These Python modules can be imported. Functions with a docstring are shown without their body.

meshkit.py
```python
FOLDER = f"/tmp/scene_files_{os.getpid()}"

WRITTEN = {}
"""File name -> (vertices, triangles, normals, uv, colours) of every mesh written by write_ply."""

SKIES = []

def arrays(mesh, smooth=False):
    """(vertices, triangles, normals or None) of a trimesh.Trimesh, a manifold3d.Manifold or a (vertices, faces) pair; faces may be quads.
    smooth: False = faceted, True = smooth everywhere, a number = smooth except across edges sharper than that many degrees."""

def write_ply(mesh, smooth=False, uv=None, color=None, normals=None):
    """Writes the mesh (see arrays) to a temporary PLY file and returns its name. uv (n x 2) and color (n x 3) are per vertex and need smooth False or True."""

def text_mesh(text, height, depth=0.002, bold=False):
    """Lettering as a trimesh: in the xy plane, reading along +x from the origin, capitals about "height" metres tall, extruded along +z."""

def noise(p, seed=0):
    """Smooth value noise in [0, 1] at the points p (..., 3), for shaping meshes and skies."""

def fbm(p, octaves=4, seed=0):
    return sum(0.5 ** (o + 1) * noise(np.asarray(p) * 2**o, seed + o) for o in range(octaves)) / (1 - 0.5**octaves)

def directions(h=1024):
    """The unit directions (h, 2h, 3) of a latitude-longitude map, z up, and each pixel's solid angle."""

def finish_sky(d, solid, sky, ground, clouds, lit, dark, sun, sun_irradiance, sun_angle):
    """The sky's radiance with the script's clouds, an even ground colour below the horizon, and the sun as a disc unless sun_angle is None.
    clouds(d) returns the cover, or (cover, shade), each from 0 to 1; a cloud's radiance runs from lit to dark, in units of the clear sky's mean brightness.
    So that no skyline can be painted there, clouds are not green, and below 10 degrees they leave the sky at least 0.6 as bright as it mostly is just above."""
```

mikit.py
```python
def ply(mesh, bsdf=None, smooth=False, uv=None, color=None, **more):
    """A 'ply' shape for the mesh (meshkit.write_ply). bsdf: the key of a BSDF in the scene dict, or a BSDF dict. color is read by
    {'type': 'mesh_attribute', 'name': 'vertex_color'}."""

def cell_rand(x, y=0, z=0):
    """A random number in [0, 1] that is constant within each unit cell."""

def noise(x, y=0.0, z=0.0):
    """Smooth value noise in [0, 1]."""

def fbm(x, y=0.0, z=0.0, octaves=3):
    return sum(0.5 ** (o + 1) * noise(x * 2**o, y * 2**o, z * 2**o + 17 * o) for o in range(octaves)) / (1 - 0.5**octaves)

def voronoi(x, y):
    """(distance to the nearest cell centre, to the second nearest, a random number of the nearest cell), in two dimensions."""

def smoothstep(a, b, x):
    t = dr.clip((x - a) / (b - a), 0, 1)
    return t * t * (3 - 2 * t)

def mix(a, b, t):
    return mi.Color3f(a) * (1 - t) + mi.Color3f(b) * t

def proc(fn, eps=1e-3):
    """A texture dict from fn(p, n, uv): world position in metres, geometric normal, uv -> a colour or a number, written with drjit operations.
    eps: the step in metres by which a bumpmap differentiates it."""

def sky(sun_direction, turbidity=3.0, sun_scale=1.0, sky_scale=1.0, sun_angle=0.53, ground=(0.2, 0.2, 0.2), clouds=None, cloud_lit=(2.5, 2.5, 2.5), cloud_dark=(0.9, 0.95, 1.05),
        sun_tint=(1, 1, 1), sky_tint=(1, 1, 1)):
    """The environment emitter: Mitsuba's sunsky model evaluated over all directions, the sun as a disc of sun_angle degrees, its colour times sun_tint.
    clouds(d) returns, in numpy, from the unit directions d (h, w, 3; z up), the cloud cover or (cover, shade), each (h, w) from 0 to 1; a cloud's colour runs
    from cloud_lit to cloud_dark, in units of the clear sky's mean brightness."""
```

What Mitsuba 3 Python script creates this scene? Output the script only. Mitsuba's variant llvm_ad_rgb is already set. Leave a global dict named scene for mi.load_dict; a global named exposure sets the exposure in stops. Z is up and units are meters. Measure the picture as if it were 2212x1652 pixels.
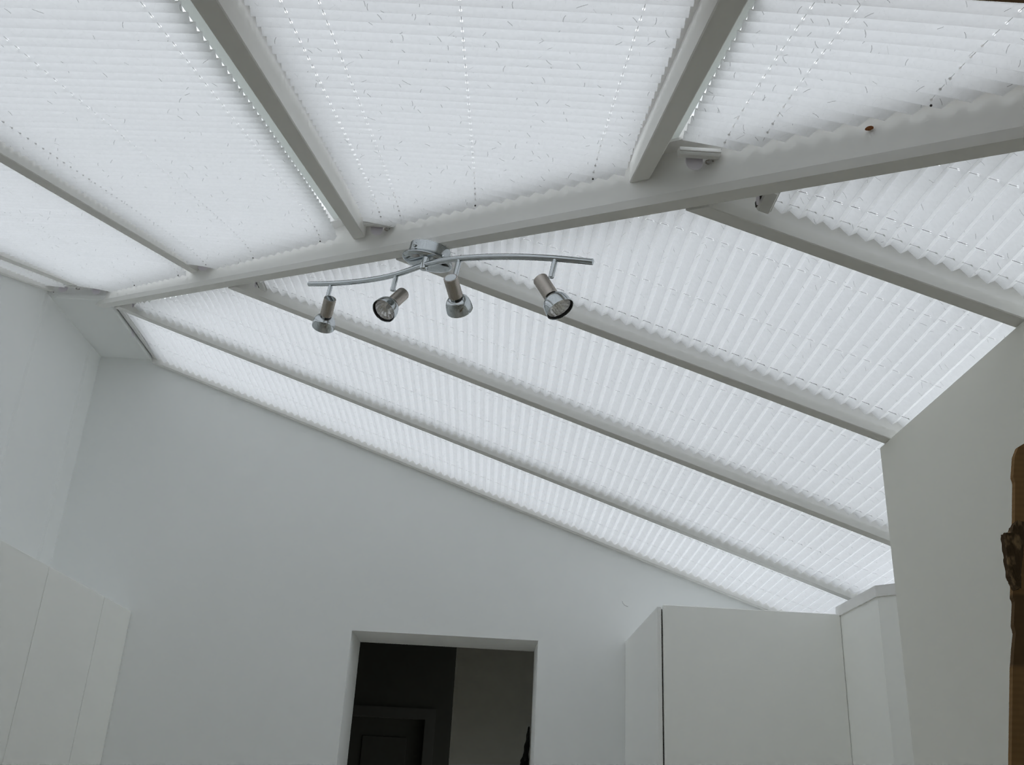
import math
import numpy as np
import drjit as dr
import trimesh
import mitsuba as mi
import mikit
from shapely.geometry import Polygon, box as sbox

T = mi.ScalarTransform4f
scene, labels = {}, {}

# ------------------------------------------------------------------ camera, sky, exposure
EYE = 1.55                                  # height of the lens above the floor
YAW, PITCH, ROLL = np.radians([0.59373799, 23.49043206, 3.04098953])
FOV = 2 * math.degrees(math.atan(1106 / 2094.509))
fwd = np.array([math.sin(YAW) * math.cos(PITCH), math.cos(YAW) * math.cos(PITCH), math.sin(PITCH)])
rgt = np.array([math.cos(YAW), -math.sin(YAW), 0])
up0 = np.cross(rgt, fwd)
up = math.cos(ROLL) * up0 - math.sin(ROLL) * rgt
scene['camera'] = {'type': 'perspective', 'fov': FOV, 'fov_axis': 'x', 'near_clip': 0.01, 'far_clip': 100.0,
                   'to_world': T().look_at(origin=[0, 0, EYE], target=(np.array([0, 0, EYE]) + fwd).tolist(), up=up.tolist())}
exposure = 3.08


def overcast(d):
    # an even, closed cloud cover, three times as bright overhead as at the horizon, a little darker towards +x
    return np.ones(d.shape[:2]), np.clip(1 - d[..., 2] + 0.22 * d[..., 0], 0, 1) * np.ones(d.shape[:2])


scene['sky'] = mikit.sky((-0.5, -0.3, 0.8), turbidity=4.0, sun_scale=0.0, sky_scale=1.0, clouds=overcast,
                         cloud_lit=(1.72, 1.82, 1.90), cloud_dark=(0.61, 0.65, 0.69), ground=(0.25, 0.25, 0.24))

# ------------------------------------------------------------------ helpers
S2 = math.sqrt(2)
TAN = 0.352                                 # both roof slopes
ZR, ZL = 0.9424, 0.4629                     # undersides of the rafters, relative to the lens
HIPN, HIPF = 1.0366, 1.0750                 # near and far side of the hip beam, (x + y) / sqrt(2)


def zr(x, off=0.0): return EYE + ZR - TAN * x + off


def zl(y, off=0.0): return EYE + ZL + TAN * y + off


def hip(p, s, dz):
    """A point of the hip beam: p across, s along (downhill), dz above its underside."""
    p, s, dz = np.broadcast_arrays(p, s, dz)
    return np.stack([(p + s) / S2, (p - s) / S2, EYE + ZR - 0.7565 * TAN - TAN * s / S2 + dz], -1)


def numbered(name):
    if not (name in scene or name in labels or any(k.startswith(name + '__') for k in scene)):
        return name
    n = 1
    while f'{name}_{n:03d}' in scene or f'{name}_{n:03d}' in labels or any(k.startswith(f'{name}_{n:03d}__') for k in scene):
        n += 1
    return f'{name}_{n:03d}'


def add(name, mesh, mat, parent=None, smooth=False, uv=None, **more):
    key = numbered(f'{parent}__{name}' if parent else name)
    scene[key] = mikit.ply(mesh, mat, smooth=smooth, uv=uv, **more)
    return key


def thing(name, label, cat, group=None):
    key = numbered(name)
    labels[key] = {'label': label, 'category': cat}
    if group:
        labels[key]['group'] = group
    return key


def tag(key, label=None, cat=None, kind=None, group=None):
    labels[key] = {k: v for k, v in (('label', label), ('category', cat), ('kind', kind), ('group', group)) if v}
    return key


def struct(name, mesh, mat, label, parent=None, smooth=False):
    key = add(name, mesh, mat, parent, smooth)
    tag(key, label, kind='structure')
    return key


def cat(ms): return trimesh.util.concatenate(ms)


def bx(x0, x1, y0, y1, z0, z1, bevel=0.0):
    if bevel:
        pts = []
        for sx, x in ((1, x0), (-1, x1)):
            for sy, y in ((1, y0), (-1, y1)):
                for sz, z in ((1, z0), (-1, z1)):
                    pts += [(x + sx * bevel, y + sy * bevel, z), (x + sx * bevel, y, z + sz * bevel), (x, y + sy * bevel, z + sz * bevel)]
        return trimesh.Trimesh(pts).convex_hull
    return trimesh.creation.box(bounds=[[x0, y0, z0], [x1, y1, z1]])


def hull(pts): return trimesh.Trimesh(np.asarray(pts, float).reshape(-1, 3)).convex_hull


def prism(poly, a0, a1, axis):
    """Extrudes a shapely polygon; its two coordinates are (x, z) for axis y, (y, z) for axis x, (x, y) for axis z."""
    m = trimesh.creation.extrude_polygon(poly, a1 - a0, engine='earcut')
    v = np.array(m.vertices)
    w = v[:, 2] + a0
    v = {'y': np.stack([v[:, 0], w, v[:, 1]], 1), 'x': np.stack([w, v[:, 0], v[:, 1]], 1), 'z': np.stack([v[:, 0], v[:, 1], w], 1)}[axis]
    m = trimesh.Trimesh(v, m.faces, process=False)
    m.fix_normals()
    return m


def tube(path, r, sides=14, caps=True):
    p = np.asarray(path, float)
    t = np.gradient(p, axis=0)
    t /= np.linalg.norm(t, axis=1, keepdims=True)
    a = np.cross(t[0], [0.3, 0.2, 0.9]); a /= np.linalg.norm(a)
    fr = []
    for k in range(len(p)):
        a = a - t[k] * (a @ t[k]); a /= np.linalg.norm(a)
        fr.append((a, np.cross(t[k], a)))
    ang = np.arange(sides) * 2 * np.pi / sides
    r = np.broadcast_to(r, (len(p),))
    v = np.concatenate([p[k] + r[k] * (np.cos(ang)[:, None] * fr[k][0] + np.sin(ang)[:, None] * fr[k][1]) for k in range(len(p))])
    f = []
    for k in range(len(p) - 1):
        for j in range(sides):
            q = (k * sides + j, k * sides + (j + 1) % sides, (k + 1) * sides + (j + 1) % sides, (k + 1) * sides + j)
            f += [(q[0], q[1], q[2]), (q[0], q[2], q[3])]
    if caps:
        v = np.vstack([v, p[0], p[-1]])
        n, e = len(p) * sides, (len(p) - 1) * sides
        for j in range(sides):
            f += [(n, (j + 1) % sides, j), (n + 1, e + j, e + (j + 1) % sides)]
    return trimesh.Trimesh(v, f, process=False)


def frame(axis):
    z = np.asarray(axis, float) / np.linalg.norm(axis)
    x = np.cross([0.21, 0.37, 0.9], z); x /= np.linalg.norm(x)
    return np.stack([x, np.cross(z, x), z], 1)


def lathe(profile, origin, axis, sides=40):
    """Turns (r, h) pairs around the axis through the origin."""
    pr = np.asarray(profile, float)
    ang = np.arange(sides) * 2 * np.pi / sides
    v = np.concatenate([np.stack([r * np.cos(ang), r * np.sin(ang), np.full(sides, h)], 1) for r, h in pr])
    f = []
    for k in range(len(pr) - 1):
        for j in range(sides):
            q = (k * sides + j, k * sides + (j + 1) % sides, (k + 1) * sides + (j + 1) % sides, (k + 1) * sides + j)
            f += [(q[0], q[1], q[2]), (q[0], q[2], q[3])]
    v = v @ frame(axis).T + np.asarray(origin)
    m = trimesh.Trimesh(v, f, process=True)
    m.update_faces(m.nondegenerate_faces())
    return m


# ------------------------------------------------------------------ materials
fbm, noise, smoothstep, mix, rand = mikit.fbm, mikit.noise, mikit.smoothstep, mikit.mix, mikit.cell_rand


def rough(base, r=0.7, spec=0.3, **k):
    c = base if isinstance(base, dict) else {'type': 'rgb', 'value': list(base)}
    return {'type': 'twosided', 'bsdf': {'type': 'principled', 'base_color': c, 'roughness': r, 'specular': spec, **k}}


def paint(a, b, scale):
    return mikit.proc(lambda p, n, uv: mix(a, b, fbm(p.x * scale, p.y * scale, p.z * scale)))


scene['wall_paint'] = rough(paint((0.79, 0.805, 0.795), (0.83, 0.84, 0.83), 2.3), 0.85, 0.2)
scene['warm_paint'] = rough(paint((0.765, 0.76, 0.70), (0.80, 0.795, 0.735), 1.7), 0.8, 0.2)
scene['gloss_white'] = rough(paint((0.76, 0.755, 0.74), (0.80, 0.795, 0.78), 6.0), 0.45, 0.35)
scene['rafter_paint'] = rough(paint((0.75, 0.745, 0.72), (0.79, 0.785, 0.76), 5.0), 0.6, 0.3)
scene['door_white'] = rough((0.85, 0.855, 0.82), 0.42, 0.4)
scene['carcass_white'] = rough((0.80, 0.805, 0.785), 0.5, 0.4)
scene['gasket'] = {'type': 'principledthin', 'base_color': {'type': 'rgb', 'value': [0.74, 0.76, 0.74]}, 'roughness': 0.5, 'diff_trans': 1.25, 'spec_trans': 0.0, 'eta': 1.4}
scene['alu_white'] = rough((0.68, 0.68, 0.66), 0.35, 0.5)
scene['seal_dark'] = rough((0.06, 0.055, 0.05), 0.7, 0.2)
scene['clip_plastic'] = {'type': 'principledthin', 'base_color': {'type': 'rgb', 'value': [0.86, 0.83, 0.87]}, 'roughness': 0.4, 'diff_trans': 0.7, 'spec_trans': 0.0, 'eta': 1.4}
scene['cord_grey'] = rough((0.10, 0.10, 0.10), 0.8, 0.1)
scene['cord_white'] = rough((0.62, 0.62, 0.62), 0.8, 0.1)
scene['floor_wood'] = rough(mikit.proc(lambda p, n, uv: mix((0.68, 0.64, 0.57), (0.78, 0.74, 0.67), fbm(p.x * 30, p.y * 2.0, 3.0) * 0.7 + 0.3 * rand(dr.floor(p.x / 0.12), dr.floor(p.y / 1.1 + 0.37 * dr.floor(p.x / 0.12)), 1.0))), 0.5, 0.4)
scene['brown_timber'] = rough(mikit.proc(lambda p, n, uv: mix((0.13, 0.075, 0.035), (0.24, 0.145, 0.07), fbm(p.x * 6, p.y * 60, p.z * 60))), 0.6, 0.3)
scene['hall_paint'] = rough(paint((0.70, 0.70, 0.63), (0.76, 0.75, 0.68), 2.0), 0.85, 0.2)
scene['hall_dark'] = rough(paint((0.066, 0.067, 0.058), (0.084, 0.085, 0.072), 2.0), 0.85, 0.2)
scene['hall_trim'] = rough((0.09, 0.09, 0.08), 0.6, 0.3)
scene['pale_grey'] = rough((0.45, 0.45, 0.44), 0.6, 0.3)
scene['chrome'] = {'type': 'twosided', 'bsdf': {'type': 'roughconductor', 'material': 'none', 'alpha': 0.015, 'specular_reflectance': {'type': 'rgb', 'value': [0.55, 0.58, 0.595]}}}
scene['nickel'] = {'type': 'twosided', 'bsdf': {'type': 'roughconductor', 'alpha': 0.22, 'material': 'none', 'specular_reflectance': {'type': 'rgb', 'value': [0.46, 0.42, 0.38]}}}
scene['black_plastic'] = rough((0.02, 0.02, 0.02), 0.4, 0.4)
scene['reflector_silver'] = {'type': 'twosided', 'bsdf': {'type': 'roughconductor', 'material': 'Al', 'alpha': 0.08}}
scene['lamp_glass'] = {'type': 'thindielectric', 'int_ior': 1.5}
scene['roof_glass'] = {'type': 'thindielectric', 'int_ior': 1.5}
scene['rust_brown'] = rough((0.22, 0.09, 0.035), 0.9, 0.1)
scene['shaggy_dark'] = rough(paint((0.008, 0.009, 0.008), (0.03, 0.03, 0.026), 60.0), 0.95, 0.1)


def cardboard_colour(p, n, uv):
    flute = 0.5 + 0.5 * dr.sin(p.z * 900)
    c = mix((0.20, 0.115, 0.045), (0.29, 0.175, 0.08), 0.75 * fbm(p.x * 40, p.y * 40, p.z * 12) + 0.25 * flute)
    tape = smoothstep(EYE + 0.158, EYE + 0.164, p.z) * (1 - smoothstep(EYE + 0.236, EYE + 0.241, p.z))
    return mix(c, (0.10, 0.062, 0.03), tape * 0.85)


scene['cardboard'] = rough(mikit.proc(cardboard_colour), 0.85, 0.15)
scene['torn_cardboard'] = rough(mikit.proc(lambda p, n, uv: mix((0.07, 0.045, 0.025), (0.23, 0.16, 0.09), smoothstep(0.45, 0.75, fbm(p.x * 150, p.y * 150, p.z * 90)))), 0.95, 0.1)


def strands(u, v, size, seed, half, width, density):
    """1 where a short, slightly bent fibre of the paper lies."""
    a, b = u / size, v / size
    ia, ib = dr.floor(a), dr.floor(b)
    out = mi.Float(0)
    for i in (-1, 0, 1):
        for j in (-1, 0, 1):
            ca, cb = ia + i, ib + j
            th = rand(ca, cb, seed + 2) * 3.14159
            th = 1.5708 + (th - 1.5708) * 0.75
            du = (a - ca - rand(ca, cb, seed)) * size
            dv = (b - cb - rand(ca, cb, seed + 1)) * size
            c, s = dr.cos(th), dr.sin(th)
            x, y = du * c + dv * s, dv * c - du * s
            y = y - (rand(ca, cb, seed + 3) - 0.5) * 90.0 * x * x
            ln = half * (0.4 + 0.6 * rand(ca, cb, seed + 4))
            on = (1 - smoothstep(width * 0.6, width * 1.5, dr.abs(y))) * (1 - smoothstep(ln * 0.8, ln, dr.abs(x)))
            on = on * smoothstep(1 - density, 1.02 - density * 0.6, rand(ca, cb, seed + 5))
            out = dr.maximum(out, on)
    return out


def paper(density):
    def fn(p, n, uv):
        u, v = uv.x, uv.y
        fold = dr.abs(v / 0.016 - dr.round(v / 0.016)) * 0.016
        big = strands(u, v, 0.021, 10.0, 0.0078, 0.00040, density)
        fine = strands(u, v, 0.007, 30.0, 0.0042, 0.00018, 0.6)
        c = 0.85 * (0.975 + 0.05 * fbm(u * 260, v * 260, 1.0, octaves=2))
        c = c * (1 - 0.42 * big) * (1 - 0.08 * fine) * (1 - 0.06 * (1 - smoothstep(0.0002, 0.0007, fold)))
        return mi.Color3f(c * 0.995, c * 1.0, c * 1.012)
    return {'type': 'principledthin', 'base_color': mikit.proc(fn), 'roughness': 0.9, 'spec_trans': 0.0, 'diff_trans': 1.28, 'eta': 1.3}


scene['blind_paper'] = paper(0.27)
scene['fibrous_paper'] = paper(0.52)

# ------------------------------------------------------------------ large structure
XL, XR, YB = -1.445, 0.748, 3.2             # left wall, right wall, doorway wall
struct('floor', bx(-1.6, 1.5, -3.3, 3.2, -0.1, 0.0), 'floor_wood', 'pale wooden floor of the room')

slope = lambda x: EYE + ZR - TAN * x
ridge = EYE + 1.52
dx0, dx1, dtop = -0.4402, 0.1619, EYE + 0.489
outer = Polygon([(-1.6, -0.1), (1.5, -0.1), (1.5, slope(1.5) + 0.1), (-1.254, slope(-1.254) + 0.1), (-1.6, slope(-1.254) + 0.1)])
wall_b = prism(outer.difference(sbox(dx0, -0.2, dx1, dtop)), YB, YB + 0.246, 'y')
wb = struct('wall_back', wall_b, 'wall_paint', 'white painted gable wall with the dark doorway')
left_poly = Polygon([(-3.3, -0.1), (YB, -0.1), (YB, EYE + 1.53), (2.76, EYE + 1.53), (0.6, zl(0.6, 0.1)), (0.6, EYE + 0.95), (-3.3, EYE + 0.95)])
wl = struct('wall_left', prism(left_poly, -1.6, XL, 'x'), 'wall_paint', 'white painted wall on the left')
# two slim jointing battens run down the left wall, one at the bulkhead, one by the corner
for y0, y1 in ((2.715, 2.765), (3.085, 3.145)):
    add('joint_strip', hull([[(XL - 0.002, y0, z), (XL - 0.002, y1, z), (XL + 0.006, y0 + 0.014, z), (XL + 0.006, y1 - 0.014, z)] for z in (0.0, EYE + 1.395)]), 'wall_paint', wl)
wr = struct('wall_right', prism(Polygon([(XR, 0), (1.35, 0), (1.35, slope(1.35) - 0.002), (XR, slope(XR) - 0.002)]), 0.664, 1.777, 'y'), 'warm_paint', 'cream painted wall on the right')
struct('wall_eave', prism(Polygon([(1.35, 0), (1.5, 0), (1.5, slope(1.5) + 0.1), (1.35, slope(1.35) + 0.1)]), 0.55, YB, 'y'), 'wall_paint', 'low white wall under the eaves')
# flat strip of ceiling at the top of the roof, with the bulkhead in front of it
struct('ceiling', cat([bx(XL, -1.254, 2.757, YB, EYE + 1.400, EYE + 1.53), hull([[(-1.254, y, slope(-1.254) + d) for d in (0.0, 0.1)] + [(-1.262, y, EYE + 1.4) for _ in (0,)] + [(-1.262, y, EYE + 1.5)] for y in (2.757, YB)])]),
       'wall_paint', 'small flat white ceiling at the top of the roof')
struct('trim_1', prism(Polygon([(2.757, EYE + 1.3995), (2.744, EYE + 1.3955), (2.737, EYE + 1.3965), (2.7325, EYE + 1.400), (2.730, EYE + 1.406), (2.730, EYE + 1.47), (2.757, EYE + 1.47)]), XL, -1.258, 'x'), 'wall_paint', 'rounded plaster edge of the small flat ceiling', smooth=30)

# room behind the lens
struct('ceiling_behind', bx(-1.6, 1.5, -3.3, 0.55, EYE + 0.85, EYE + 0.95), 'wall_paint', 'ceiling of the room behind')
struct('wall_behind', prism(sbox(-1.6, -0.1, 1.5, EYE + 0.95).difference(sbox(-0.95, 0.9, 0.45, 2.15)), -3.4, -3.3, 'y'), 'warm_paint', 'wall of the room behind')
w0 = struct('window_0', bx(-0.95, 0.45, -3.362, -3.358, 0.9, 2.15), 'roof_glass', 'window of the room behind')
add('frame', cat([bx(-0.95, -0.89, -3.39, -3.33, 0.9, 2.15), bx(0.39, 0.45, -3.39, -3.33, 0.9, 2.15), bx(-0.28, -0.22, -3.39, -3.33, 0.96, 2.09), bx(-0.89, 0.39, -3.39, -3.33, 0.9, 0.96), bx(-0.89, 0.39, -3.39, -3.33, 2.09, 2.15)]), 'gloss_white', w0)
struct('wall_behind_right', bx(XR, 1.5, -3.3, 0.664, -0.1, EYE + 0.85), 'warm_paint', 'right wall of the room behind')
k = add('timber_lintel', bx(-1.6, 1.5, 0.551, 0.663, EYE + 0.6943, EYE + 0.90, 0.002), 'brown_timber')
tag(k, 'dark brown timber beam at the top right corner, at the foot of the overhead blinds', 'beam')

# hall beyond the doorway
struct('floor_hall', bx(-1.6, 1.2, YB, 6.3, -0.1, 0.0), 'floor_wood', 'floor of the dark hall')
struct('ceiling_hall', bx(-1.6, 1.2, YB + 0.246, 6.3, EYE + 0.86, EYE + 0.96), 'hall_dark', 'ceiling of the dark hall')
struct('wall_hall_facing', bx(-0.13, 1.2, 4.2, 4.32, 0.0, EYE + 0.86), 'hall_paint', 'dim olive grey wall seen through the doorway')
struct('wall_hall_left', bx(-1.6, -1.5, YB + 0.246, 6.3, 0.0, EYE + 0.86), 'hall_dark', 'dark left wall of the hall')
struct('wall_hall_right', bx(1.1, 1.2, YB + 0.246, 4.2, 0.0, EYE + 0.86), 'hall_paint', 'right wall of the hall')
deep = sbox(-1.5, 0, 1.2, EYE + 0.86).difference(sbox(-1.15, -0.1, -0.34, EYE + 0.43))
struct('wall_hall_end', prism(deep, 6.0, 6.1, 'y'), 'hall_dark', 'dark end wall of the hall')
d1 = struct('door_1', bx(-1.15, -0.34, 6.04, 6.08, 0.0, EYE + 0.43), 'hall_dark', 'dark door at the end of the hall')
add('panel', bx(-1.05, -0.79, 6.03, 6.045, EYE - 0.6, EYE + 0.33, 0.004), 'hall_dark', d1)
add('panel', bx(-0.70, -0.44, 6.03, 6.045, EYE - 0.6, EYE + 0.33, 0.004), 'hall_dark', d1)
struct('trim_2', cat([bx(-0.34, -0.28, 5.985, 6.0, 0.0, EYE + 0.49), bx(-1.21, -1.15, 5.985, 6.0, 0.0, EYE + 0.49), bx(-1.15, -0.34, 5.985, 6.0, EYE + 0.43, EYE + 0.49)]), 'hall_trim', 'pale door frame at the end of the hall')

# ------------------------------------------------------------------ hip beam and rafters
def bar_section(pts, p_of):
    """A convex bar from one end section to the other: p_of(w, dz, end) gives the 3-D point."""
    return hull([p_of(w, dz, e) for e in (0, 1) for w, dz in pts])


def stem(w0, w1, d0, d1, b=0.0025):
    return [(w0 + b, d0), (w1 - b, d0), (w0, d0 + b), (w1, d0 + b), (w0, d1), (w1, d1)]


hb = thing('hip_beam', 'long white hip beam crossing the roof diagonally, carrying the chrome spotlight bar', 'beam')
s0, s1 = -2.90, 0.105
sec = [(1.0416, 0), (1.0699, 0), (HIPN, 0.0125), (HIPF, 0.0125), (HIPN, 0.088), (HIPF, 0.088)]
add('timber', bar_section(sec, lambda p, d, e: hip(p, (s0, s1)[e], d).tolist()), 'rafter_paint', hb)
add('capping', bar_section([(1.013, 0.088), (1.095, 0.080), (1.013, 0.125), (1.095, 0.115)], lambda p, d, e: hip(p, (s0, s1)[e], d).tolist()), 'gloss_white', hb)
rng = np.random.default_rng(5)
blob = trimesh.creation.icosphere(2, 1.0)
bv = np.array(blob.vertices) * (1 + 0.35 * (np.random.default_rng(3).random((len(blob.vertices), 1)) - 0.5)) * [0.0052, 0.003, 0.0026]
bv = bv @ np.array([[1 / S2, -1 / S2, -0.17], [1 / S2, 1 / S2, 0], [0.12, -0.12, 1]]) + [0.4547, 1.0049, EYE + 0.8235]
tag(add('stain', trimesh.Trimesh(bv, blob.faces), 'rust_brown', hb), 'rusty brown speck')

RY = [2.765, 2.252, 1.757, 1.2545]          # far faces of the four rafters of the right slope
RW = 0.029
r_labels = ['thin white rafter of the right slope nearest the doorway wall',
            'white rafter of the right slope, second from the doorway wall, passing behind the leftmost lamp',
            'white rafter of the right slope passing behind the chrome ceiling cup and rightmost lamp',
            'white rafter of the right slope farthest from the doorway, ending at the right edge']
for y1, lab in zip(RY, r_labels):
    key = thing('rafter', lab, 'rafter', 'rafters of the right slope')
    y0 = y1 - RW
    end = lambda w, d, e: ((HIPF * S2 - w, 1.35)[e], w, zr((HIPF * S2 - w, 1.35)[e], d))
    add('timber', bar_section(stem(y0, y1, 0, 0.021, 0.0015), end), 'rafter_paint', key)
    add('glazing_bar', bar_section([(y0 + 0.002, 0.021), (y1 - 0.002, 0.021), (y0 + 0.002, 0.05), (y1 - 0.002, 0.05)], end), 'gloss_white', key)
    add('gasket', bar_section([(y0 - 0.018, 0.054), (y1 + 0.007, 0.054), (y0 - 0.018, 0.0555), (y1 + 0.007, 0.0555)], end), 'gasket', key)
    add('capping', bar_section([(y0 - 0.006, 0.05), (y1 + 0.006, 0.05), (y0 - 0.006, 0.078), (y1 + 0.006, 0.078)], end), 'gloss_white', key)

LX = [(-1.363, -1.334), (-0.866, -0.837), (-0.3386, -0.3094), (0.1830, 0.2108)]
l_labels = ['short white rafter of the overhead slope beside the left wall',
            'white rafter of the overhead slope, second from the left wall',
            'white rafter of the overhead slope meeting the hip beam left of the ceiling cup',
            'white rafter of the overhead slope meeting the hip beam right of the spotlight bar']
for (x0, x1), lab, (ga, gb) in zip(LX, l_labels, ((0.008, 0.010), (0.008, 0.010), (0.053, 0.007), (0.006, 0.033))):
    key = thing('rafter', lab, 'rafter', 'rafters of the overhead slope')
    end = lambda w, d, e: (w, (0.664, HIPN * S2 - w)[e], zl((0.664, HIPN * S2 - w)[e], d))
    if x0 < -1.3:
        end = lambda w, d, e: (w, (0.664, 2.672)[e], zl((0.664, 2.672)[e], d))
    add('timber', bar_section(stem(x0, x1, 0, 0.037, 0.0015), end), 'rafter_paint', key)
    add('glazing_bar', bar_section([(x0 + 0.002, 0.037), (x1 - 0.002, 0.037), (x0 + 0.002, 0.052), (x1 - 0.002, 0.052)], end), 'gloss_white', key)
    add('gasket', bar_section([(x0 - ga, 0.054), (x1 + gb, 0.054), (x0 - ga, 0.0555), (x1 + gb, 0.0555)], end), 'gasket', key)
    add('capping', bar_section([(x0 - 0.006, 0.052), (x1 + 0.006, 0.052), (x0 - 0.006, 0.078), (x1 + 0.006, 0.078)], end), 'gloss_white', key)

struct('trim_3', bar_section(stem(YB - 0.022, YB + 0.001, 0.0, 0.1), lambda w, d, e: ((-1.254, 1.35)[e], w, zr((-1.254, 1.35)[e], d))), 'rafter_paint', 'white edge batten along the sloping top of the doorway wall')
struct('trim_4', bar_section(stem(XL - 0.001, XL + 0.014, -0.016, 0.1), lambda w, d, e: (w, (0.664, 2.757)[e], zl((0.664, 2.757)[e], d))), 'rafter_paint', 'white edge batten along the sloping top of the left wall')

struct('trim_5', hull([(x, y, zl(y, d)) for x in (XL, -1.262) for y in (2.684, 2.757) for d in (0.046, 0.098)]), 'gloss_white', 'header board above the top rails at the bulkhead')
struct('trim_6', hull([(x, y, zr(x, d)) for x in (-1.262, -1.222) for y in (2.757, YB) for d in (0.05, 0.10)]), 'gloss_white', 'header board above the top rail by the small ceiling')

# ------------------------------------------------------------------ glass over the rafters
n_win = 0
yc = [3.2] + [y - RW / 2 for y in RY] + [0.62]
for y1, y0 in zip(yc[:-1], yc[1:]):
    n_win += 1
    pl = Polygon([(-1.3, y0), (1.42, y0), (1.42, y1), (-1.3, y1)]).intersection(Polygon([(1.52 - 0.62, 0.62), (1.52 + 1.3, -1.3), (3, 4), (-3, 4), (1.52 - 3.5, 3.5)]))
    pl = pl.geoms[0] if hasattr(pl, 'geoms') else pl
    v2, f2 = trimesh.creation.triangulate_polygon(pl, engine='earcut')
    struct(f'window_{n_win}', trimesh.Trimesh(np.column_stack([v2, zr(v2[:, 0], 0.104)]), f2, process=False), 'roof_glass', 'roof pane above a blind of the right slope')
xc = [XL] + [(a + b) / 2 for a, b in LX] + [0.9]
for x0, x1 in zip(xc[:-1], xc[1:]):
    n_win += 1
    pl = Polygon([(x0, 0.62), (x1, 0.62), (x1, 2.76), (x0, 2.76)]).intersection(Polygon([(-3, 0), (1.47, 0), (-1.53, 3.0), (-3, 3)]))
    v2, f2 = trimesh.creation.triangulate_polygon(pl, engine='earcut')
    struct(f'window_{n_win}', trimesh.Trimesh(np.column_stack([v2, zl(v2[:, 1], 0.104)]), f2, process=False), 'roof_glass', 'roof pane above a blind of the overhead slope')

# ------------------------------------------------------------------ pleated blinds
PITCH_U, AMP, FOLD = 0.0122, 0.0052, 0.016
DL, DR = HIPN * S2 - 0.014, HIPF * S2 + 0.012   # the hip cut of the two slopes


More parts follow.
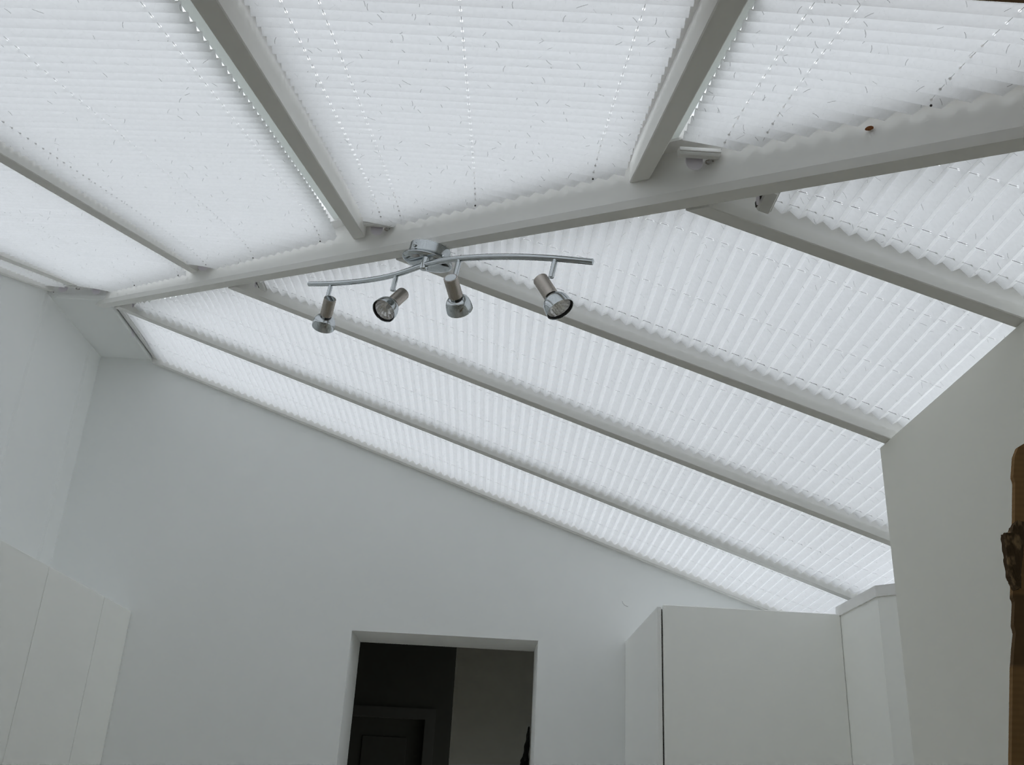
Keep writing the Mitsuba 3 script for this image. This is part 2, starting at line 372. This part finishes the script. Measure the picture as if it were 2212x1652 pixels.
def pleats(slope_kind, vlo, vhi, u0, u1, cords, off, seed):
    """Folded paper: zigzag faces between u0 and u1, cut along the hip, each face punched where a cord passes."""
    rg = np.random.default_rng(seed)
    n = int((u1 - u0) / PITCH_U)
    us = u0 + np.arange(n + 1) * PITCH_U + rg.normal(0, 0.00022, n + 1)
    am = AMP * (1 + rg.normal(0, 0.04, n + 1)) * np.where(np.arange(n + 1) % 2, 1, -1)
    lo = (lambda u: max(vlo, DR - u)) if slope_kind == 'R' else (lambda u: vlo)
    hi = (lambda u: vhi) if slope_kind == 'R' else (lambda u: min(vhi, DL - u))
    V, F, UV = [], [], []
    su, sv = rg.random() * 7, int(rg.random() * 400) * FOLD
    off_at = lambda v: off[0] + (off[1] - off[0]) * (v - vlo) / (vhi - vlo)

    def pt(u, v, a, arc):
        if slope_kind == 'R':
            o = off_at(v) + a - 0.012 * math.exp(-abs(u + v - DR) / S2 / 0.05)
            P = (u, v, zr(u, o))
        else:
            o = off_at(v) + a - 0.028 * math.exp(-abs(DL - u - v) / S2 / 0.085)
            P = (v, u, zl(u, o))
        V.append(P); UV.append((v + su, arc + sv))
        return len(V) - 1

    def quad(a, b, c, d):
        F.append((a, b, c)); F.append((a, c, d))

    for k in range(n):
        ua, ub, aa, ab = us[k], us[k + 1], am[k], am[k + 1]
        dw = math.hypot(ub - ua, ab - aa)
        arc = k * FOLD
        la, lb, ha, hb_ = lo(ua), lo(ub), hi(ua), hi(ub)
        if ha - la < 0.01 or hb_ - lb < 0.01:
            continue
        inner0, inner1 = max(la, lb) + 0.002, min(ha, hb_) - 0.002
        h = 0.0042
        cs = [c for c in cords if inner0 < c - h and c + h < inner1]
        nodes = sorted([v for v in np.linspace(vlo, vhi, 9)[1:-1] if inner0 < v < inner1 and all(abs(v - c) > h + 0.001 for c in cs)] + [c + s * h for c in cs for s in (-1, 1)])
        A = [pt(ua, v, aa, arc) for v in [la] + nodes + [ha]]
        B = [pt(ub, v, ab, arc + FOLD) for v in [lb] + nodes + [hb_]]
        vs = [None] + nodes + [None]
        for j in range(len(A) - 1):
            c = next((c for c in cs if vs[j] is not None and vs[j + 1] is not None and abs((vs[j] + vs[j + 1]) / 2 - c) < 1e-6), None)
            if c is None:
                quad(A[j], A[j + 1], B[j + 1], B[j])
                continue
            # a cell with a round hole in its middle
            r = 0.0019
            ring = []
            for q in range(8):
                g = math.pi / 4 * q - 3 * math.pi / 4
                fu, fv = r * math.sin(g) / dw, r * math.cos(g)
                t = 0.5 + fu
                ring.append(pt(ua + (ub - ua) * t, c + fv, aa + (ab - aa) * t, arc + FOLD * t))
            mid = [pt((ua + ub) / 2, c + s * h, (aa + ab) / 2, arc + FOLD / 2) for s in (-1, 1)]
            ma, mb = pt(ua, c, aa, arc), pt(ub, c, ab, arc + FOLD)
            rim = [A[j], ma, A[j + 1], mid[1], B[j + 1], mb, B[j], mid[0]]
            for q in range(8):
                quad(rim[q], rim[(q + 1) % 8], ring[(q + 1) % 8], ring[q])
    return trimesh.Trimesh(V, F, process=False), np.array(UV)


def make_blind(kind, vlo, vhi, u0, u1, cords, off, seed, label, rail, dark=(), mat='blind_paper'):
    key = thing('pleated_blind', label, 'blind', 'blinds of the right slope' if kind == 'R' else 'blinds of the overhead slope')
    m, uv = pleats(kind, vlo, vhi, u0, u1, cords, off, seed)
    add('paper', m, mat, key, uv=uv)
    off_at = lambda v: off[0] + (off[1] - off[0]) * (v - vlo) / (vhi - vlo)
    for c in cords:
        if kind == 'R':
            a = max(u0, DR - c + 0.008)
            path = [(u, c, zr(u, off_at(c) - 0.012 * math.exp(-abs(u + c - DR) / S2 / 0.05))) for u in np.linspace(a, u1, 30)]
        else:
            b = min(u1, DL - c - 0.008)
            path = [(c, u, zl(u, off_at(c) - 0.028 * math.exp(-abs(DL - u - c) / S2 / 0.085))) for u in np.linspace(u0, b, 30)]
        add('cord', tube(path, 0.0003, 6), 'cord_grey' if c in dark else 'cord_white', key)
    # top rail with its plastic bracket
    (ra, rb, ru) = rail
    if kind == 'R':
        P = lambda v, du, d: (ru + du, v, zr(ru + du, d))
    else:
        P = lambda v, du, d: (v, ru + du, zl(ru + du, d))
    sg = 1 if kind == 'L' else -1
    o = (0.010 if vlo > -1.0 else -0.002) if kind == 'L' else 0.014
    add('top_rail', cat([hull([P(v, sg * du, d) for v in (ra, rb) for du, d in ((-0.010, o + 0.003), (-0.008, o), (0.007, o), (0.009, o + 0.003), (-0.010, o + 0.013), (0.009, o + 0.013))]),
                         hull([P(v, sg * du, d) for v in (ra, rb) for du, d in ((-0.010, o + 0.005), (-0.010, o + 0.009), (-0.0125, o + 0.006), (-0.0125, o + 0.008))])]), 'alu_white', key)
    add('rail_seal', hull([P(v, sg * du, d) for v in (ra + 0.002, rb - 0.002) for du, d in ((0.0092, o + 0.003), (0.0112, o + 0.003), (0.0092, o + 0.011), (0.0112, o + 0.011))]), 'seal_dark', key)
    mid = (ra + rb) / 2 - (0.004 if kind == 'L' else -0.0)
    w = 0.0125 if kind == 'L' or vhi > 3.1 else 0.006
    g = np.linspace(0, math.pi, 9)
    outline = [(-w, 0.96 * w), (w, 0.96 * w)] + [(w * math.cos(t), -0.96 * w * math.sin(t) - 0.48 * w) for t in g]
    add('bracket', hull([P(mid + a, sg * (0.0125 + e), o + b) for a, b in outline for e in (0, 0.002)]), 'clip_plastic', key)
    if kind == 'L':
        # the cord hook at the free end of the rail
        cx = rb - 0.012
        ring = [P(cx + 0.0055 * math.cos(t), 0.012 + 0.004 * math.sin(t), o - 0.003 - 0.002 * math.sin(t)) for t in np.linspace(-0.6, 4.6, 14)]
        add('cord_hook', tube(ring, 0.0011, 8), 'nickel', key, smooth=True)
        # knotted cord ends near the foot of the hip cut
        for vk in [c for c in cords if c < rb + 0.5][-2:]:
            yk = min(u1, DL - vk) - 0.018
            kp = np.array([vk, yk, zl(yk, off_at(vk) - 0.031)])
            ball = trimesh.creation.icosphere(1, 0.0016); ball.apply_translation(kp)
            add('cord_knot', ball, 'seal_dark', key)
    return key


G = 0.006
UE = 1.335
r_bays = [(RY[0] + G, YB - 0.022 - 0.004), (RY[1] + G, RY[0] - RW - 0.004), (RY[2] + G, RY[1] - RW - 0.010), (RY[3] + G, RY[2] - RW - 0.012), (0.68, RY[3] - RW - 0.014)]
r_off = [(0.030, 0.016), (0.032, 0.018), (0.034, 0.028), (0.034, 0.030), (0.034, 0.032)]
r_text = ['white pleated blind strip of the right slope running along the doorway wall',
          'white pleated blind of the right slope, second strip from the doorway wall',
          'white pleated blind of the right slope directly behind the three left lamps',
          'wide white pleated blind of the right slope behind the rightmost lamp',
          'white pleated blind of the right slope at the right edge, just below the hip beam']
for i, ((a, b), txt) in enumerate(zip(r_bays, r_text)):
    cords = [a + 0.085, a + 0.275, a + 0.42] if i < 4 else [b - 0.022, b - 0.062, b - 0.203, b - 0.34]
    cords = [c for c in cords if c < b - 0.02 or i == 4]
    u0 = -1.232 if i == 0 else DR - b + 0.055
    rail = (a, b, u0 - 0.0085) if i == 0 else (b - 0.050, b, u0 - 0.004)
    make_blind('R', a, b, u0, UE, cords, r_off[i], 100 + i, txt, rail, dark=cords[1:2] if i == 4 else cords[2:] if i == 3 else ())

l_bays = [(XL + 0.018, LX[0][0] - 0.004), (LX[0][1] + 0.004, LX[1][0] - G), (LX[1][1] + 0.004, LX[2][0] - 0.0405), (LX[2][1] + 0.0055, LX[3][0] - 0.007), (LX[3][1] + 0.0275, 0.80)]
l_off = [(0.004, 0.004), (0.014, 0.022), (0.020, 0.036), (0.038, 0.044), (0.044, 0.044)]
l_text = ['narrow white pleated roof blind squeezed between the left wall and the first overhead rafter',
          'white pleated overhead blind at the left picture edge, between the first two overhead rafters',
          'large white pleated overhead blind filling the upper left of the picture',
          'large white pleated overhead blind with dark fibres at the top middle',
          'white pleated overhead blind at the upper right, beyond the last rafter']
for i, ((a, b), txt) in enumerate(zip(l_bays, l_text)):
    cords = [a + 0.04, a + 0.082, a + 0.235, a + 0.431] if i in (1, 2, 3) else ([a + 0.03] if i == 0 else [a + 0.059, a + 0.106, a + 0.263, a + 0.42])
    if i == 2:
        cords = [a + 0.05, -0.622, -0.421]
    cords = [c for c in cords if c < b - 0.01]
    top = 2.69 if i == 0 else (2.69 if i == 1 else DL - a - 0.062)
    rb = min(b, DL - top - 0.002)
    make_blind('L', a, b, 0.668, top, cords, l_off[i], 200 + i, txt, (a, rb, top + 0.012) if i else (XL + 0.006, LX[0][1] + 0.003, top + 0.004), mat='fibrous_paper' if i >= 3 else 'blind_paper')

# ------------------------------------------------------------------ chrome spotlight bar under the hip beam
sp = thing('spotlight_bar', 'chrome spotlight bar with four lamps on an S-curved tube under the hip beam', 'light')
down = -np.array([TAN / 2, -TAN / 2, 1.0]); down /= np.linalg.norm(down)
cup0 = hip(1.0540, -1.275, 0.0)
cup = [(0.0, 0.0365), (0.020, 0.0364), (0.034, 0.0356), (0.0445, 0.0336), (0.0492, 0.0312), (0.0506, 0.0285), (0.0498, 0.0262), (0.0460, 0.0238), (0.0425, 0.0212), (0.0408, 0.0170), (0.0402, 0.0), (0.0, 0.0)]
add('ceiling_cup', lathe(cup[::-1], cup0, down, 64), 'chrome', sp, smooth=40)
add('cup_screw', lathe([(0.0, 0.004), (0.004, 0.003), (0.0055, 0.0), (0.0, 0.0)][::-1], cup0 + down * 0.012 + 0.0402 * np.array([-0.62, -0.78, -0.03]), [-0.62, -0.78, -0.03], 20), 'chrome', sp, smooth=40)
bar_pts = np.array([(-.4427, 1.9068, 1.0396), (-.3861, 1.8696, 1.0231), (-.3116, 1.8068, .9989), (-.2445, 1.7370, .9749), (-.1958, 1.6713, .9547), (-.1628, 1.6209, .94), (-.1127, 1.5647, .9213),
                    (-.0599, 1.5224, .9046), (-.0095, 1.4898, .89), (.0391, 1.464, .8769), (.0787, 1.4477, .8671), (.1416, 1.4274, .8524)]) + [0, 0, EYE]
from scipy.interpolate import CubicSpline
q = np.concatenate([[0], np.cumsum(np.linalg.norm(np.diff(bar_pts, axis=0), axis=1))])
spl = CubicSpline(q, bar_pts)
curve = spl(np.linspace(0, q[-1], 70))
for _ in range(12):
    curve[1:-1] = 0.25 * curve[:-2] + 0.5 * curve[1:-1] + 0.25 * curve[2:]
ends = np.concatenate([[0.0035, 0.005], np.full(66, 0.0057), [0.005, 0.0035]])
add('bar', tube(curve, np.full(70, 0.0057), 20), 'chrome', sp, smooth=50)
jn = bar_pts[5]
add('joint', cat([lathe([(0.0, 0.0), (0.007, 0.0), (0.007, 0.018), (0.0078, 0.018), (0.0078, 0.030), (0.006, 0.033), (0.0, 0.033)], jn - down * 0.022, down, 24)]), 'chrome', sp, smooth=40)


def cam_depth(P): return (np.asarray(P) - [0, 0, EYE]) @ fwd


# each head: point on the bar, rear centre and axis of the lamp, found from the photograph and kept here in metres
F_, CX, CY = 2094.509, 1106.0, 826.0
heads = [((-.3861, 1.8696, 1.0231), (713.3, 644.8), (-0.24, 0.97), 60, -0.016),
         ((-.2255, 1.7130, .9670), (871.0, 633.6), (-0.745, 0.667), -44, -0.004),
         ((-.0922, 1.5475, .9140), (973.0, 599.5), (0.28, 0.96), 57, -0.012),
         ((.0787, 1.4477, .8671), (1166.7, 602.3), (0.55, 0.835), -56, -0.004)]
HEADS = [(np.array(b) + [0, 0, EYE], uv_, im, a, dd) for b, uv_, im, a, dd in heads]
rgt_i = math.cos(ROLL) * rgt + math.sin(ROLL) * up0
dwn_i = -up
for P0, (px, py), im, ang, dd in HEADS:
    foot = P0 + down * 0.036
    ray = fwd + rgt_i * (px - CX) / F_ + dwn_i * (py - CY) / F_
    rear = np.array([0, 0, EYE]) + ray * (cam_depth(foot) + dd)
    vdir = ray / np.linalg.norm(ray)
    im = np.array(im) / np.hypot(*im)
    ax = (rgt_i * im[0] + dwn_i * im[1])
    ax = ax - vdir * (ax @ vdir); ax /= np.linalg.norm(ax)
    axis = ax * math.sin(math.radians(abs(ang))) + vdir * math.cos(math.radians(ang)) * (1 if ang > 0 else -1)
    # lamp holder: a brushed cylinder with a polished cap
    hd = add('lamp_head', lathe([(0.0, 0.0008), (0.0112, 0.0008), (0.0118, 0.0), (0.0127, 0.0), (0.0132, 0.0012), (0.0132, 0.0415), (0.0126, 0.0425), (0.0, 0.0425)], rear, axis, 40), 'nickel', sp, smooth=35)
    add('end_cap', lathe([(0.0, -0.0004), (0.0108, -0.0002), (0.0112, 0.0010), (0.0, 0.0010)], rear, axis, 40), 'chrome', hd, smooth=35)
    # the pin that carries it, with a collar, and the swivel
    pin = lathe([(0.0, -0.001), (0.0044, -0.001), (0.0044, 0.006), (0.0038, 0.0062), (0.0038, 0.0070), (0.0050, 0.0072), (0.0050, 0.0355), (0.0043, 0.0364), (0.0, 0.0362)], P0, down, 24)
    add('pin', pin, 'chrome', hd, smooth=35)
    on = rear + axis * 0.010
    v = on - (foot - down * 0.005)
    add('swivel', tube([foot - down * 0.005, foot - down * 0.005 + v * 0.5, on], 0.0022, 12), 'chrome', hd, smooth=40)
    # ventilated neck between holder and shade
    add('neck', lathe([(0.0, 0.0425), (0.0108, 0.0425), (0.0108, 0.0480), (0.0, 0.0480)], rear, axis, 32), 'black_plastic', hd, smooth=35)
    tabs = []
    fr = frame(axis)
    for t in range(3):
        a0 = t * 2 * math.pi / 3 + 0.4
        ps = []
        for a in np.linspace(a0, a0 + 0.55, 4):
            for r in (0.0105, 0.0124):
                for h in (0.0415, 0.0485):
                    ps.append(rear + fr @ np.array([r * math.cos(a), r * math.sin(a), h]))
        tabs.append(hull(ps))
    add('neck_tab', cat(tabs), 'chrome', hd)
    # bowl shade: outside, rolled rim, inside
    out = [(0.0100, 0.0465), (0.0140, 0.0468), (0.0178, 0.0488), (0.0207, 0.0522), (0.0227, 0.0565), (0.0240, 0.0620), (0.0247, 0.0680), (0.0250, 0.0735), (0.0249, 0.0742), (0.0244, 0.0742),
           (0.0240, 0.0736)]
    add('shade', lathe(out, rear, axis, 48), 'chrome', hd, smooth=40)
    inn = [(0.0240, 0.0736), (0.0239, 0.0715), (0.0236, 0.0696)]
    add('shade_lining', lathe([(0.0218, 0.0694)] + inn[::-1], rear, axis, 48), 'black_plastic', hd, smooth=40)
    # reflector lamp: faceted dish, front glass and capsule
    ang_ = np.arange(28) * 2 * np.pi / 28
    V, Fq = [], []
    prof = [(0.0042, 0.0510), (0.0100, 0.0530), (0.0156, 0.0574), (0.0195, 0.0630), (0.0219, 0.0692)]
    for ri, (r, h) in enumerate(prof):
        wob = 1 + (0.022 if ri % 2 else -0.012) * np.where(np.arange(28) % 2, 1, -1)
        V += [rear + fr @ np.array([r * w_ * math.cos(a), r * w_ * math.sin(a), h]) for a, w_ in zip(ang_, wob)]
    for ri in range(len(prof) - 1):
        for j in range(28):
            q4 = (ri * 28 + j, ri * 28 + (j + 1) % 28, (ri + 1) * 28 + (j + 1) % 28, (ri + 1) * 28 + j)
            Fq += [(q4[0], q4[1], q4[2]), (q4[0], q4[2], q4[3])]
    bl = add('bulb', trimesh.Trimesh(np.array(V), Fq, process=False), 'reflector_silver', hd)
    tag(bl, 'faceted silver reflector bulb')
    add('capsule', lathe([(0.0, 0.0475), (0.0042, 0.0475), (0.0042, 0.0575), (0.0034, 0.0600), (0.0, 0.0612)], rear, axis, 16), 'pale_grey', hd, smooth=40)
    add('front_glass', lathe([(0.0, 0.0696), (0.012, 0.0695), (0.0218, 0.0690)], rear, axis, 40), 'lamp_glass', hd)

# ------------------------------------------------------------------ cupboards
CT = EYE + 0.5005
cab = thing('tall_cabinet', 'tall flat white kitchen cabinet with one plain door, right of the doorway', 'cabinet')
cx0, cx1, cyf = 0.4437, 0.919, 2.586
add('carcass', cat([bx(cx0, cx0 + 0.0105, cyf, YB - 0.002, 0, CT, 0.0008), bx(cx1 - 0.018, cx1, cyf + 0.022, YB - 0.002, 0, CT), bx(cx0 + 0.0105, cx1 - 0.018, cyf + 0.022, YB - 0.002, CT - 0.03, CT - 0.012),
                    bx(cx0 + 0.0105, cx1 - 0.018, cyf + 0.03, YB - 0.002, 0, CT - 0.03)]), 'carcass_white', cab)
add('door', bx(cx0 + 0.0145, 0.9290, cyf - 0.008, cyf + 0.012, 0.1, CT + 0.0045, 0.0012), 'door_white', cab)
add('door_seal', bx(cx0 + 0.0107, cx1 - 0.004, cyf + 0.012, cyf + 0.022, 0.1, CT - 0.004), 'seal_dark', cab)

CLT = EYE + 0.5105
cl = -1.153
units = [(2.957, 3.198, 'filler'), (2.551, 2.954, 'a'), (2.145, 2.548, 'b')]
for y0, y1, kind in units:
    if kind == 'filler':
        key = thing('end_panel', 'narrow plain white filler panel closing the left cabinets against the doorway wall', 'panel')
        add('board', bx(cl - 0.018, cl + 0.0, y0, y1, 0.0, CLT, 0.0010), 'door_white', key)
        add('backing', bx(XL + 0.008, cl - 0.018, y0, y1, 0.0, CLT - 0.004), 'carcass_white', key)
    else:
        key = thing('tall_cabinet', 'tall white cabinet on the left wall between two fine door joints' if kind == 'a' else 'tall white cabinet at the bottom left picture edge, cut off by the frame', 'cabinet')
        add('carcass', bx(XL + 0.008, cl - 0.022, y0, y1, 0.0, CLT - 0.004), 'carcass_white', key)
        add('door', bx(cl - 0.020, cl, y0, y1, 0.1, CLT, 0.0010), 'door_white', key)

# boxed corner column beside the right cabinet, with its flat cap
col = thing('corner_column', 'white boxed corner column with a slim flat cap between the right cabinet and the right wall', 'column')
foot = [(0.93, 2.60), (0.93, 2.318), (1.10, 2.148), (1.345, 2.148), (1.345, 2.60)]
add('casing', prism(Polygon(foot), 0.0, EYE + 0.501, 'z'), 'door_white', col)
capf = [(0.926, 2.60), (0.926, 2.3163), (1.0983, 2.144), (1.345, 2.144), (1.345, 2.60)]
add('cap', prism(Polygon(capf), EYE + 0.501, EYE + 0.5275, 'z'), 'gloss_white', col)

# faint ring scratched into the doorway wall above the right cabinet
rg_ = [(0.4525 + 0.0195 * math.cos(t), YB - 0.0002, EYE + 0.634 + 0.0195 * math.sin(t)) for t in np.linspace(3.35, 4.75, 14)]
tag(add('scuff', tube(rg_, 0.0007, 6), 'pale_grey', wb), 'faint curved scuff mark')

# ------------------------------------------------------------------ cardboard at the right edge, bundle in the hall
cb = thing('cardboard_box', 'upright brown cardboard with a torn flap leaning by the right wall at the picture edge', 'cardboard')
out = [(0.700, 0.4290), (0.6129, 0.4159), (0.6057, 0.4114), (0.5995, 0.3996), (0.5938, 0.3739), (0.5950, 0.3684), (0.5945, 0.3650), (0.5864, 0.3176), (0.5795, 0.2770), (0.5711, 0.2345), (0.5727, 0.2300),
       (0.5700, 0.2170), (0.5674, 0.2043), (0.5683, 0.1960), (0.5665, 0.1896), (0.5640, 0.1800), (0.5607, 0.1651), (0.5594, 0.1602), (0.5424, 0.0620), (0.470, -0.42), (0.400, -0.95), (0.33, -EYE + 0.002), (0.70, -EYE + 0.002)]
add('board', prism(Polygon([(x, z + EYE) for x, z in out]), 1.05, 1.057, 'y'), 'cardboard', cb)
add('board', prism(Polygon([(x + 0.004, z + EYE - 0.004) for x, z in out if z > -1.0] + [(0.36, 0.002), (0.70, 0.002)]), 1.0575, 1.0625, 'y'), 'cardboard', cb)
flap = [(0.5935, 0.3176), (0.5848, 0.3190), (0.5790, 0.3120), (0.5752, 0.3040), (0.5690, 0.3045), (0.5675, 0.2960), (0.5672, 0.2820), (0.5668, 0.2680), (0.5672, 0.2560), (0.5688, 0.2500), (0.5715, 0.2420), (0.5760, 0.2430)]
fm = prism(Polygon([(x, z + EYE) for x, z in flap]), 1.040, 1.0498, 'y')
fm = fm.subdivide().subdivide()
fv = np.array(fm.vertices)
fv += 0.0012 * (np.random.default_rng(11).random(fv.shape) - 0.5)
tag(add('torn_flap', trimesh.Trimesh(fv, fm.faces), 'torn_cardboard', cb), 'torn dark corrugated flap')

bd = trimesh.creation.icosphere(5, 1.0)
v = np.array(bd.vertices)
h = (v[:, 2] + 1) / 2                                    # 0 at the foot, 1 at the top
wid = np.interp(h, [0, 0.3, 0.75, 0.86, 0.93, 0.97, 1.0], [0.13, 0.11, 0.046, 0.034, 0.016, 0.010, 0.006])
rad = np.sqrt(np.maximum(1e-9, v[:, 0] ** 2 + v[:, 1] ** 2))
z_ = 0.65 + h * (EYE + 0.252 - 0.65)
import meshkit
lump = meshkit.fbm(np.column_stack([v[:, 0] * 2, v[:, 1] * 2, z_ * 45]), 4, 7) - 0.5
w2 = wid * (1 + 1.7 * lump)
cx_ = 0.162 - wid * 0.5
bx_ = np.minimum(cx_ + w2 * 0.55 * v[:, 0] / np.maximum(rad, 0.15), 0.164)
by_ = 3.56 + w2 * 0.8 * v[:, 1] / np.maximum(rad, 0.15)
k = add('coat', trimesh.Trimesh(np.column_stack([bx_, by_, z_]), bd.faces), 'shaggy_dark')
tag(k, 'dark rough-edged bundle like a shaggy coat hanging inside the right side of the doorway', 'coat')
